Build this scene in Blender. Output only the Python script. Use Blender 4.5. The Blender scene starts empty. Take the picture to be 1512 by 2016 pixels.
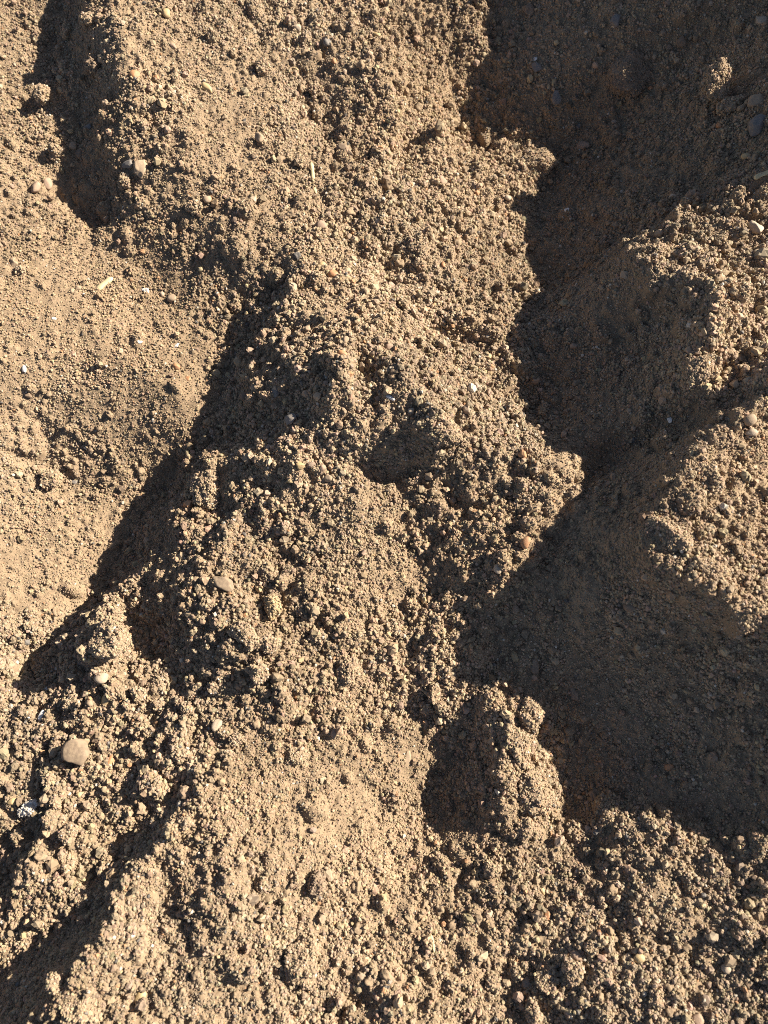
import bpy, bmesh, math, random
import numpy as np
from mathutils import Vector, Matrix

# ------------------------------------------------------------------ camera, sky, sun, exposure
TILT, YAW, DIST = math.radians(15), math.radians(20), 0.45
SUN_EL = math.radians(31)
TAN_V = 34.6 / 2 / 26.0
U = np.array([math.sin(YAW), math.cos(YAW), 0.0])          # picture "up" along the ground
RGT = np.array([math.cos(YAW), -math.sin(YAW), 0.0])
FWD = math.sin(TILT) * U + np.array([0, 0, -math.cos(TILT)])
CUP = math.cos(TILT) * U + np.array([0, 0, math.sin(TILT)])
CAM = -FWD * DIST

scene = bpy.context.scene
col = scene.collection
cam_d = bpy.data.cameras.new('camera')
cam = bpy.data.objects.new('camera', cam_d)
col.objects.link(cam)
cam_d.sensor_fit = 'VERTICAL'
cam_d.sensor_height = 34.6
cam_d.lens = 26.0
cam_d.clip_start = 0.01
cam_d.clip_end = 100
M = Matrix.Identity(4)
for i in range(3):
    M[i][0], M[i][1], M[i][2], M[i][3] = RGT[i], CUP[i], -FWD[i], CAM[i]
cam.matrix_world = M
cam_d.dof.use_dof = True
cam_d.dof.focus_distance = 0.47
cam_d.dof.aperture_fstop = 9.0
scene.camera = cam

world = bpy.data.worlds.new('World')
scene.world = world
world.use_nodes = True
nt = world.node_tree
sky = nt.nodes.new('ShaderNodeTexSky')
sky.sky_type = 'NISHITA'
sky.sun_disc = False
sky.air_density = 0.6
sky.dust_density = 0.6
sky.ozone_density = 0.5
sky.sun_elevation = SUN_EL
sky.sun_rotation = math.radians(90)                        # sun stands over +x
bg = nt.nodes['Background']
nt.links.new(sky.outputs[0], bg.inputs[0])
bg.inputs[1].default_value = 0.05

sun_d = bpy.data.lights.new('sun', 'SUN')
sun_d.energy = 5.0
sun_d.angle = math.radians(0.53)
sun_d.color = (1.0, 0.93, 0.81)
sun = bpy.data.objects.new('sun', sun_d)
col.objects.link(sun)
sun.rotation_euler = (0, math.pi / 2 - SUN_EL, 0)
sun.location = (2, 0, 1.5)

vs = scene.view_settings
vs.view_transform = 'Standard'
vs.look = 'None'
vs.exposure = 1.63
vs.gamma = 1.0
vs.use_curve_mapping = False
scene.cycles.max_bounces = 6
scene.cycles.diffuse_bounces = 4
scene.cycles.use_denoising = False
scene.cycles.filter_width = 1.0

rng = np.random.default_rng(7)
random.seed(7)
TANE = math.tan(SUN_EL)

# ------------------------------------------------------------------ pixel <-> place
def project(x, y, z):
    dx, dy, dz = x - CAM[0], y - CAM[1], z - CAM[2]
    d = dx * FWD[0] + dy * FWD[1] + dz * FWD[2]
    a = (dx * RGT[0] + dy * RGT[1] + dz * RGT[2]) / d
    b = (dx * CUP[0] + dy * CUP[1] + dz * CUP[2]) / d
    return 756 + a / TAN_V * 1008, 1008 - b / TAN_V * 1008, d

def ray(px, py):
    return FWD + (px - 756) / 1008 * TAN_V * RGT + (1008 - py) / 1008 * TAN_V * CUP

# ------------------------------------------------------------------ noise helpers
def vnoise(x, y, scale, seed):
    """smooth lattice noise, about -1..1"""
    r = np.random.default_rng(seed)
    N = 512
    g = r.uniform(-1, 1, (N, N))
    fx, fy = x / scale + 100.3, y / scale + 57.7
    ix, iy = np.floor(fx).astype(int), np.floor(fy).astype(int)
    tx, ty = fx - ix, fy - iy
    tx = tx * tx * tx * (tx * (tx * 6 - 15) + 10)
    ty = ty * ty * ty * (ty * (ty * 6 - 15) + 10)
    a, b = g[ix % N, iy % N], g[(ix + 1) % N, iy % N]
    c, d = g[ix % N, (iy + 1) % N], g[(ix + 1) % N, (iy + 1) % N]
    return (a * (1 - tx) + b * tx) * (1 - ty) + (c * (1 - tx) + d * tx) * ty

def fbm(x, y, scale, octs, seed, gain=0.5):
    s, a = 0, 1.0
    for o in range(octs):
        c, sn = math.cos(o * 0.9 + seed), math.sin(o * 0.9 + seed)
        s = s + a * vnoise(c * x - sn * y, sn * x + c * y, scale / 2 ** o, seed * 13 + o)
        a *= gain
    return s

def vnoise3(p, scale, seed):
    r = np.random.default_rng(seed)
    N = 32
    g = r.uniform(-1, 1, (N, N, N))
    f = p / scale + 40.37
    i = np.floor(f).astype(int)
    t = f - i
    t = t * t * (3 - 2 * t)
    out = 0
    for dx in (0, 1):
        for dy in (0, 1):
            for dz in (0, 1):
                w = (t[:, 0] if dx else 1 - t[:, 0]) * (t[:, 1] if dy else 1 - t[:, 1]) * (t[:, 2] if dz else 1 - t[:, 2])
                out = out + w * g[(i[:, 0] + dx) % N, (i[:, 1] + dy) % N, (i[:, 2] + dz) % N]
    return out

def inside(px, py, poly):
    r = np.zeros(px.shape, bool)
    n = len(poly)
    for k in range(n):
        x0, y0 = poly[k]
        x1, y1 = poly[(k + 1) % n]
        if y0 == y1:
            continue
        c = ((y0 > py) != (y1 > py)) & (px < (x1 - x0) * (py - y0) / (y1 - y0) + x0)
        r ^= c
    return r

def blur(a, n):
    for _ in range(n):
        p = np.pad(a, 1, mode='edge')
        a = (p[:-2, 1:-1] + 2 * a + p[2:, 1:-1]) / 4
        p = np.pad(a, 1, mode='edge')
        a = (p[1:-1, :-2] + 2 * a + p[1:-1, 2:]) / 4
    return a

# ------------------------------------------------------------------ where the relief throws its shade (photo pixels): this fixes how high the crests stand
SHADE = [
    # the long trough behind the overhanging bank
    [(925, -140), (941, 0), (948, 40), (956, 75), (963, 117), (956, 132), (926, 145), (901, 175), (896, 210), (906, 245), (880, 258),
     (890, 280), (921, 295), (956, 295), (991, 290), (1036, 285), (1076, 297), (1096, 307), (1081, 330), (1056, 360), (1051, 400), (1043, 425),
     (1021, 455), (1016, 500), (1040, 525), (1056, 544), (1061, 584), (1031, 599), (1021, 629), (1011, 659), (991, 679), (1011, 696), (1046, 704),
     (1021, 744), (1021, 784), (1028, 804), (1051, 844), (1071, 879), (1126, 889), (1153, 909), (1141, 954), (1106, 989), (1076, 1033), (1056, 1098),
     (1006, 1143), (991, 1158), (976, 1188), (941, 1203), (926, 1258), (921, 1318), (911, 1383), (906, 1433), (881, 1488), (851, 1537), (836, 1572),
     (841, 1617), (876, 1627), (926, 1632), (980, 1645), (1030, 1640), (1101, 1597), (1126, 1632), (1150, 1640), (1186, 1617), (1216, 1610), (1246, 1604), (1296, 1614),
     (1346, 1627), (1386, 1637), (1411, 1657), (1441, 1660), (1471, 1645), (1512, 1640), (1700, 1640), (1760, 1300),
     (1512, 1228), (1390, 1175), (1300, 1145), (1250, 1100), (1236, 1058), (1300, 980), (1335, 918), (1365, 860), (1400, 838), (1456, 815), (1512, 770),
     (1512, 674), (1471, 704), (1436, 754), (1382, 802), (1322, 766), (1370, 674), (1380, 645), (1396, 590), (1370, 575), (1320, 582), (1256, 568), (1235, 525),
     (1228, 480), (1300, 455), (1390, 425), (1430, 400), (1512, 385), (1600, 330), (1640, 100), (1640, -140)],
    # lee side of the middle ridge
    [(597, 522), (550, 564), (515, 599), (500, 649), (460, 694), (440, 729), (425, 789), (400, 844), (360, 884), (310, 959), (255, 1023), (220, 1073), (210, 1118), (165, 1190),
     (115, 1243), (50, 1308), (65, 1333), (125, 1358), (180, 1350), (190, 1330), (185, 1260), (180, 1215), (225, 1175), (290, 1120), (335, 1060), (330, 1020), (375, 960), (395, 905),
     (480, 885), (545, 880), (565, 840), (610, 825), (650, 790), (668, 760), (672, 706), (640, 725), (600, 745), (545, 770), (500, 790), (488, 740), (505, 690), (535, 630), (570, 575)],
    [(265, 1230), (300, 1200), (365, 1190), (370, 1250), (365, 1290), (400, 1330), (340, 1330), (290, 1290)],
    # lee side of the upper crest
    [(115, -120), (100, 0), (82, 65), (80, 115), (87, 155), (107, 175), (107, 215), (145, 245), (150, 290), (130, 345), (120, 385), (160, 415), (190, 450), (215, 450), (225, 410),
     (222, 350), (205, 300), (188, 260), (205, 200), (198, 120), (170, 60), (160, 0), (170, -120)],
    [(40, 215), (62, 188), (82, 180), (85, 210), (60, 225)],
    # pits in the crumbly middle
    [(708, 908), (760, 872), (815, 845), (850, 838), (845, 880), (850, 920), (780, 952), (722, 938)],
    [(500, 905), (560, 925), (575, 970), (525, 962)],
    # diagonal step at lower left
    [(392, 1528), (350, 1552), (280, 1622), (230, 1667), (195, 1712), (165, 1790), (100, 1822), (65, 1872), (0, 1912), (-60, 1960), (-40, 2060), (50, 2030), (102, 1970), (148, 1932),
     (160, 1885), (202, 1835), (230, 1760), (266, 1707), (326, 1634), (384, 1569)],
    [(-40, 1740), (0, 1690), (38, 1640), (52, 1625), (95, 1612), (85, 1650), (60, 1690), (60, 1720), (30, 1740), (0, 1770)],
    [(345, 1785), (372, 1775), (385, 1830), (390, 1870), (372, 1870), (358, 1830)],
    [(690, 2040), (680, 1990), (705, 1950), (745, 1935), (760, 1985), (740, 2040)],
]
LIT_ISLANDS = [   # crumbly pillar that stands up into the light inside the trough, and small knobs
    [(1026, 1373), (1071, 1378), (1068, 1418), (1036, 1438), (1056, 1478), (1076, 1517), (1096, 1537), (1101, 1587), (1081, 1617), (1050, 1670), (1010, 1660), (985, 1625), (971, 1602),
     (991, 1562), (978, 1508), (985, 1450), (955, 1425), (950, 1345), (985, 1338), (1000, 1395)],
]
GRAZE = [   # lit faces that lean away from the sun
    [(800, 900), (960, 870), (1120, 920), (1050, 1060), (960, 1150), (900, 1400), (800, 1420), (830, 1200), (810, 1050)],
    [(60, 780), (350, 770), (360, 930), (250, 980), (90, 950)],
    [(400, 420), (500, 470), (360, 620), (300, 560)],
    [(1140, 1650), (1260, 1660), (1330, 1800), (1240, 1860), (1130, 1760)],
    [(400, 900), (700, 830), (720, 1000), (660, 1120), (520, 1080), (400, 960)],
    [(480, 600), (660, 640), (660, 700), (500, 760)],
    [(240, 300), (380, 250), (350, 440), (250, 450)],
    [(270, 1190), (440, 1170), (560, 1330), (430, 1380), (300, 1330)],
    [(330, 1660), (430, 1600), (470, 1750), (300, 1850)],
    [(590, 120), (760, 150), (780, 260), (640, 300)],
    [(1000, 1860), (1300, 1880), (1280, 2050), (980, 2050)],
]
STEEP = [
    [(205, 300), (222, 350), (225, 410), (270, 440), (290, 350), (255, 280), (265, 200), (250, 100), (220, 20), (225, -60), (165, -60), (170, 60), (198, 120), (205, 200), (188, 260)],
    # lit faces only just skimmed by the sun: half their crumbs lie in shade
    [(335, 1060), (400, 1000), (395, 915), (420, 900), (560, 880), (600, 900), (580, 980), (480, 1010), (430, 1080), (370, 1200), (240, 1200), (290, 1120)],
    [(700, 712), (760, 700), (805, 715), (800, 765), (750, 800), (700, 780)],
    [(840, 635), (900, 640), (990, 665), (940, 690), (860, 672)],
    [(790, 325), (820, 290), (870, 270), (885, 285), (850, 312)],
    [(745, 548), (790, 505), (840, 478), (840, 510), (790, 535)],
    [(790, 1330), (850, 1330), (900, 1420), (830, 1430)],
    [(1140, 1650), (1220, 1660), (1270, 1760), (1190, 1790)],
]
FACE = [   # faces turned to the sun
    [(1228, 480), (1300, 455), (1390, 425), (1512, 385), (1750, 330), (1750, 640), (1512, 674), (1471, 704), (1382, 802), (1322, 766), (1396, 590), (1256, 568)],
    [(1512, 780), (1750, 700), (1800, 1290), (1512, 1228), (1390, 1175), (1258, 1058), (1352, 925), (1410, 845)],
    [(1026, 1373), (1071, 1378), (1036, 1438), (1096, 1537), (1081, 1617), (1030, 1660), (985, 1625), (991, 1562), (985, 1450)],
    [(330, 560), (480, 600), (440, 720), (400, 840), (250, 1020), (100, 1230), (-60, 1300), (-60, 980), (150, 970), (360, 900), (350, 770), (200, 700), (60, 760), (-60, 700), (-60, 480), (250, 500)],
    [(500, 1440), (830, 1440), (850, 1640), (640, 1740), (420, 1640)],
    [(650, 960), (790, 940), (820, 1150), (740, 1330), (640, 1150)],
    [(860, 300), (1080, 300), (1040, 640), (900, 620), (820, 420)],
    [(300, 20), (560, 20), (500, 240), (330, 230)],
]
SHALLOW = [[(900, -160), (1700, -160), (1700, 420), (1330, 470), (1150, 420), (1000, 260)]]

# ------------------------------------------------------------------ macro relief: heights solved from the shade map on a 2.5 mm grid
STEP = 0.0025
gx = np.arange(-0.40, 0.50, STEP)
gy = np.arange(-0.42, 0.56, STEP)
GX, GY = np.meshgrid(gx, gy)                               # [row = y, column = x]

def masks(T):
    px, py, _ = project(GX, GY, T)
    s = np.zeros(T.shape, bool)
    for p in SHADE:
        s |= inside(px, py, p)
    for p in LIT_ISLANDS:
        s &= ~inside(px, py, p)
    g = np.zeros(T.shape, bool)
    for p in GRAZE:
        g |= inside(px, py, p)
    st = np.zeros(T.shape, bool)
    for p in STEEP:
        st |= inside(px, py, p)
    fc = np.zeros(T.shape, bool)
    for p in FACE:
        fc |= inside(px, py, p)
    g = np.where(st, 2, np.where(fc & ~g, 3, g.astype(int)))
    h = np.zeros(T.shape, bool)
    for p in SHALLOW:
        h |= inside(px, py, p)
    return s, np.where(s, 0, g), h

def solve(s, g, R, wide):
    """least squares for the surface of light rays R: dR/dx = tan(e) across shade, gentle rise towards -x elsewhere"""
    pair = s[:, 1:] | s[:, :-1]
    wx = np.where(pair, 30.0, 0.5)
    gz = np.where(pair | (g[:, 1:] != g[:, :-1]), 0, g[:, 1:])
    wx = np.where(gz == 2, 10.0, np.where(gz == 1, 3.0, np.where(gz == 3, 4.0, wx)))
    tgt = np.where(pair, np.where(wide[:, 1:], 1.03, 1.12) * TANE, np.where(gz == 2, 0.88 * TANE, np.where(gz == 1, 0.52 * TANE, np.where(gz == 3, -0.26, -0.16)))) * STEP
    both = s[1:, :] & s[:-1, :]
    wy = np.where(both, 0.12, 0.9)
    lam = 2e-4
    def A(v):
        o = lam * v
        d = wx * (v[:, 1:] - v[:, :-1])
        o[:, 1:] += d
        o[:, :-1] -= d
        d = wy * (v[1:, :] - v[:-1, :])
        o[1:, :] += d
        o[:-1, :] -= d
        return o
    b = np.zeros_like(R)
    b[:, 1:] += wx * tgt
    b[:, :-1] -= wx * tgt
    diag = np.full(R.shape, lam)
    diag[:, 1:] += wx; diag[:, :-1] += wx
    diag[1:, :] += wy; diag[:-1, :] += wy
    r = b - A(R)
    z = r / diag
    p = z.copy()
    rz = (r * z).sum()
    for _ in range(320):
        Ap = A(p)
        al = rz / (p * Ap).sum()
        R = R + al * p
        r = r - al * Ap
        z = r / diag
        rz2 = (r * z).sum()
        p = z + rz2 / rz * p
        rz = rz2
    return R

def sag_of(s, h, n=700):
    m = np.zeros(s.shape)
    src = np.where(s, 1.0, 0.0)
    w = 1.0
    for it in range(n):                                    # membrane hung from the edge of the shade
        p = np.pad(m, 1)
        m = np.where(s, (p[:-2, 1:-1] + p[2:, 1:-1] + p[1:-1, :-2] + p[1:-1, 2:]) / 4 + src, 0)
    w = np.sqrt(m) * STEP                                  # roughly the half width of the shade
    sg = np.where(WIDE, 0.38, 0.24) * w + 0.0014 * np.clip(w / 0.006, 0, 1)
    sg = np.where(h, sg * 0.8, sg)
    return blur(sg, 2) * np.where(blur(s.astype(float), 1) > 0.4, 1, 0.6)

R = np.zeros(GX.shape)
WIDE = np.zeros(GX.shape, bool)
T = R.copy()
for it in range(5):
    s, g, h = masks(T)
    WIDE = (GX > 0.0) & (blur(s.astype(float), 60) > 0.6)
    R = solve(s, g, R, WIDE)
    SAG = sag_of(s, h, 500 if it == 4 else 200)
    T = (R - SAG) if it == 0 else 0.35 * T + 0.65 * (R - SAG)
T = blur(R - SAG, 1)
T -= T[abs(GY) < 0.1].mean() - 0.0

# ------------------------------------------------------------------ fine relief on a 0.85 mm grid: lumps, crumbs, rills
FS = 0.00085
fx = np.arange(-0.36, 0.46, FS)
fy = np.arange(-0.38, 0.52, FS)
FX, FY = np.meshgrid(fx, fy)

def sample(grid, x0, y0, st, x, y):
    c = np.clip((x - x0) / st, 0, grid.shape[1] - 1.001)
    r = np.clip((y - y0) / st, 0, grid.shape[0] - 1.001)
    i, j = c.astype(int), r.astype(int)
    a, b = c - i, r - j
    return (grid[j, i] * (1 - a) + grid[j, i + 1] * a) * (1 - b) + (grid[j + 1, i] * (1 - a) + grid[j + 1, i + 1] * a) * b

H = sample(T, gx[0], gy[0], STEP, FX, FY)
H = blur(H, 2)
PX, PY, PD = project(FX, FY, H)
# roughness map: crumbly where the photo is crumbly, smooth where fines have run down
ROUGH = [([(420, 560), (1000, 480), (1160, 900), (1060, 1150), (900, 1500), (500, 1420), (330, 1000)], 1.15),
         ([(700, -50), (960, -50), (1070, 300), (1040, 680), (760, 650), (640, 400)], 1.2),
         ([(-50, 1150), (420, 1150), (420, 1500), (250, 1750), (-50, 1900)], 1.25),
         ([(1200, 380), (1560, 380), (1560, 820), (1400, 800), (1250, 600)], 1.3),
         ([(1420, 820), (1560, 780), (1560, 1280), (1250, 1100), (1350, 930)], 0.8),
         ([(260, 1700), (760, 1500), (1560, 1640), (1560, 2080), (150, 2080)], 1.0),
         ([(650, 950), (790, 930), (830, 1150), (700, 1250), (640, 1120)], 0.6),
         ([(480, 1480), (830, 1440), (860, 1640), (640, 1720), (430, 1640)], 0.6),
         ([(-50, 480), (330, 480), (420, 700), (400, 830), (330, 900), (-50, 760)], 0.38),
         ([(-50, 960), (250, 980), (180, 1180), (-50, 1260)], 0.5),
         ([(380, 120), (520, 160), (520, 380), (380, 330)], 0.5),
         ([(-50, -50), (85, -50), (70, 180), (-50, 200)], 0.5),
         ([(950, 1330), (1110, 1360), (1110, 1640), (960, 1660)], 1.2),
         ([(1180, 430), (1400, 560), (1300, 780), (1380, 860), (1230, 1060), (1500, 1260), (1500, 1560), (1330, 1300), (1170, 1080), (1200, 760)], 1.05),
         ([(1030, 300), (1250, 400), (1300, 900), (1330, 1250), (1500, 1600), (1110, 1600), (1110, 1350), (950, 1300), (1080, 1100), (1050, 700)], 0.72)]
rough = np.full(H.shape, 0.8)
for poly, v in ROUGH:
    rough = np.where(inside(PX, PY, poly), v, rough)
for _ in range(3):
    rough = blur(rough, 10)
    
n1 = fbm(FX, FY, 0.030, 3, 3)
n2 = fbm(FX, FY, 0.011, 3, 5)
rid = 1 - np.abs(fbm(FX * 0.6, FY, 0.022, 2, 9))
n3 = fbm(FX, FY, 0.0052, 2, 15)
H = H + rough * (0.0018 * n1 + 0.0017 * n2 + 0.0012 * rid + 0.0013 * n3)
# stamped lumps
def stamp(H, n, rmin, rmax, pw, proud):
    cx = rng.uniform(fx[0], fx[-1], n)
    cy = rng.uniform(fy[0], fy[-1], n)
    rad = rmin * (1 - rng.random(n) * (1 - (rmin / rmax) ** pw)) ** (-1 / pw)
    out = H.copy()
    for k in range(n):
        i, j = int((cx[k] - fx[0]) / FS), int((cy[k] - fy[0]) / FS)
        if rng.random() > 0.75 * rough[j, i] ** 1.7:
            continue
        w = int(rad[k] / FS) + 1
        if i < w or j < w or i + w >= len(fx) or j + w >= len(fy):
            continue
        sl = (slice(j - w, j + w + 1), slice(i - w, i + w + 1))
        ex = rng.uniform(0.75, 1.3)
        th = rng.uniform(0, 3.14)
        dx, dy = FX[sl] - cx[k], FY[sl] - cy[k]
        a, b = (dx * math.cos(th) + dy * math.sin(th)) * ex, (-dx * math.sin(th) + dy * math.cos(th)) / ex
        q = 1 - (a * a + b * b) / rad[k] ** 2
        bump = H[j, i] + rad[k] * (np.sqrt(np.clip(q, 0, 1)) - 1 + proud * rng.uniform(0.6, 1.2))
        out[sl] = np.where(q > 0, np.maximum(out[sl], bump), out[sl])
    return out
H = stamp(H, 900, 0.005, 0.010, 1.5, 0.45)
H = stamp(H, 7000, 0.0022, 0.005, 2.0, 0.7)
H = stamp(H, 22000, 0.0012, 0.0022, 1.5, 0.9)
H = H + (0.0002 + 0.00045 * rough) * vnoise(FX, FY, 0.0026, 77)

def height(x, y):
    return sample(H, fx[0], fy[0], FS, np.asarray(x, float), np.asarray(y, float))

def drop(px, py):
    """the place on the soil seen at a photo pixel, and the metres per pixel there"""
    d = ray(px, py)
    t = np.arange(0.22, 0.80, 0.0004)
    P = CAM[None] + t[:, None] * d[None]
    below = P[:, 2] < height(P[:, 0], P[:, 1])
    k = int(np.argmax(below)) if below.any() else len(t) - 1
    return P[k], t[k] * TAN_V / 1008

# ------------------------------------------------------------------ materials
def mat_new(name):
    m = bpy.data.materials.new(name)
    m.use_nodes = True
    b = m.node_tree.nodes['Principled BSDF']
    return m, m.node_tree, b

def noise_node(t, scale, detail, vec, rough_=0.6):
    n = t.nodes.new('ShaderNodeTexNoise')
    n.inputs['Scale'].default_value = scale
    n.inputs['Detail'].default_value = detail
    n.inputs['Roughness'].default_value = rough_
    t.links.new(vec, n.inputs['Vector'])
    return n.outputs['Fac']

def ramp(t, fac, stops):
    r = t.nodes.new('ShaderNodeValToRGB')
    els = r.color_ramp.elements
    while len(els) < len(stops):
        els.new(0.5)
    for e, (p, c) in zip(els, stops):
        e.position = p
        e.color = (*c, 1)
    t.links.new(fac, r.inputs[0])
    return r.outputs[0]

def mult(t, a, b, kind='MULTIPLY', fac=1.0):
    m = t.nodes.new('ShaderNodeMix')
    m.data_type = 'RGBA'
    m.blend_type = kind
    m.inputs[0].default_value = fac
    t.links.new(a, m.inputs[6])
    t.links.new(b, m.inputs[7])
    return m.outputs[2]

SOIL = (0.252, 0.184, 0.119)
def soil_material(name, c, bump=0.4):
    m, t, b = mat_new(name)
    co = t.nodes.new('ShaderNodeTexCoord').outputs['Object']
    big = ramp(t, noise_node(t, 14, 3, co), [(0.3, tuple(v * 0.78 for v in c)), (0.7, tuple(v * 1.12 for v in c))])
    sm = ramp(t, noise_node(t, 900, 3, co), [(0.25, (0.72, 0.70, 0.68)), (0.75, (1.15, 1.12, 1.08))])
    t.links.new(mult(t, big, sm), b.inputs['Base Color'])
    b.inputs['Roughness'].default_value = 1.0
    b.inputs['Specular IOR Level'].default_value = 0.08
    bp = t.nodes.new('ShaderNodeBump')
    bp.inputs['Strength'].default_value = bump
    bp.inputs['Distance'].default_value = 0.0006
    t.links.new(noise_node(t, 1400, 3, co), bp.inputs['Height'])
    t.links.new(bp.outputs[0], b.inputs['Normal'])
    return m

def stone_material(name, c, rough_=0.8, spec=0.2, dust=0.6):
    m, t, b = mat_new(name)
    co = t.nodes.new('ShaderNodeTexCoord').outputs['Object']
    base = ramp(t, noise_node(t, 260, 4, co), [(0.3, tuple(v * 0.75 for v in c)), (0.7, tuple(min(1, v * 1.15) for v in c))])
    soil = t.nodes.new('ShaderNodeRGB')
    soil.outputs[0].default_value = (*SOIL, 1)
    mx = t.nodes.new('ShaderNodeMix')
    mx.data_type = 'RGBA'
    f = ramp(t, noise_node(t, 420, 4, co), [(0.42, (0, 0, 0)), (0.62, (1, 1, 1))])
    mm = t.nodes.new('ShaderNodeMath')
    mm.operation = 'MULTIPLY'
    mm.inputs[1].default_value = dust
    t.links.new(f, mm.inputs[0])
    t.links.new(mm.outputs[0], mx.inputs[0])
    t.links.new(base, mx.inputs[6])
    t.links.new(soil.outputs[0], mx.inputs[7])
    t.links.new(mx.outputs[2], b.inputs['Base Color'])
    b.inputs['Roughness'].default_value = rough_
    b.inputs['Specular IOR Level'].default_value = spec
    bp = t.nodes.new('ShaderNodeBump')
    bp.inputs['Strength'].default_value = 0.35
    bp.inputs['Distance'].default_value = 0.0005
    t.links.new(noise_node(t, 1100, 3, co), bp.inputs['Height'])
    t.links.new(bp.outputs[0], b.inputs['Normal'])
    return m

def grain_material():
    m, t, b = mat_new('grain_soil')
    a = t.nodes.new('ShaderNodeAttribute')
    a.attribute_type = 'INSTANCER'
    a.attribute_name = 'tint'
    t.links.new(a.outputs['Color'], b.inputs['Base Color'])
    b.inputs['Roughness'].default_value = 0.9
    b.inputs['Specular IOR Level'].default_value = 0.15
    return m

MAT = {
    'ground': soil_material('soil', SOIL),
    'clod': soil_material('clod_soil', (0.285, 0.210, 0.138), 0.6),  # dry soil, paled further: brightness of sun-facing lumps put into the colour
    'brown': stone_material('brown_stone', (0.20, 0.14, 0.095)),
    'tan': stone_material('tan_stone', (0.32, 0.23, 0.15)),
    'pink': stone_material('pink_stone', (0.32, 0.215, 0.15)),
    'orange': stone_material('orange_stone', (0.40, 0.19, 0.085), 0.6, 0.3, 0.5),
    'yellow': stone_material('yellow_stone', (0.44, 0.31, 0.15), 0.6, 0.3, 0.5),
    'pale': stone_material('pale_stone', (0.40, 0.31, 0.22), 0.75, 0.25, 0.55),
    'grey': stone_material('grey_stone', (0.16, 0.14, 0.122), 0.7, 0.3, 0.25),
    'white': stone_material('white_stone', (0.62, 0.58, 0.52), 0.5, 0.4, 0.08),
    'dusty': stone_material('dusty_stone', (0.20, 0.145, 0.10), 0.95, 0.08, 0.85),
    'straw': stone_material('straw', (0.50, 0.40, 0.22), 0.6, 0.3, 0.1),
    'grain': grain_material(),
}

def tag(o, label=None, cat=None, group=None, kind=None):
    for k, v in (('label', label), ('category', cat), ('group', group), ('kind', kind)):
        if v:
            o[k] = v
    return o

def mesh_np(name, v, f, mat, smooth=True):
    me = bpy.data.meshes.new(name)
    f = np.asarray(f, np.int32)
    n = f.shape[1]
    me.vertices.add(len(v))
    me.vertices.foreach_set('co', np.asarray(v, np.float32).ravel())
    me.loops.add(f.size)
    me.loops.foreach_set('vertex_index', f.ravel())
    me.polygons.add(len(f))
    me.polygons.foreach_set('loop_start', np.arange(0, f.size, n, dtype=np.int32))
    me.polygons.foreach_set('use_smooth', np.full(len(f), smooth))
    me.update(calc_edges=True)
    me.materials.append(mat)
    return me

# ------------------------------------------------------------------ ground: one sheet, fine where the picture looks, coarse around it
PX, PY, PD = project(FX, FY, H)
vis = (PX > -170) & (PX < 1512 + 260) & (PY > -170) & (PY < 2016 + 170)
cell = vis[:-1, :-1] & vis[1:, :-1] & vis[:-1, 1:] & vis[1:, 1:]
used = np.zeros(vis.shape, bool)
for a in (0, 1):
    for b in (0, 1):
        used[a:used.shape[0] - 1 + a, b:used.shape[1] - 1 + b] |= cell
idx = np.full(vis.shape, -1)
idx[used] = np.arange(used.sum())
V = np.stack([FX[used], FY[used], H[used]], 1)
j, i = np.nonzero(cell)
F = np.stack([idx[j, i], idx[j, i + 1], idx[j + 1, i + 1], idx[j + 1, i]], 1)
cs = np.concatenate([np.arange(-4, -0.44, 0.2), np.arange(-0.44, 0.62, 0.02), np.arange(0.64, 4.2, 0.2)])
CX, CY = np.meshgrid(cs, cs)
CZ = sample(T, gx[0], gy[0], STEP, CX, CY) + 0.004 * fbm(CX, CY, 0.06, 3, 21) - 0.003
cpx, cpy, _ = project(CX, CY, CZ)
inn = (cpx > -120) & (cpx < 1512 + 200) & (cpy > -120) & (cpy < 2016 + 120) & (np.abs(CX) < 0.6) & (np.abs(CY) < 0.7)
CZ = np.where(inn, CZ - 0.03, CZ)
nc = len(cs)
k = np.arange(nc * nc).reshape(nc, nc)
CF = np.stack([k[:-1, :-1].ravel(), k[:-1, 1:].ravel(), k[1:, 1:].ravel(), k[1:, :-1].ravel()], 1)
V = np.concatenate([V, np.stack([CX.ravel(), CY.ravel(), CZ.ravel()], 1)])
F = np.concatenate([F, CF + used.sum()])
ground = bpy.data.objects.new('ground', mesh_np('ground', V, F, MAT['ground']))
col.objects.link(ground)
tag(ground, 'dry tan sandy soil heaped into ridges and a deep shaded trough', None, None, 'structure')

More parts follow.
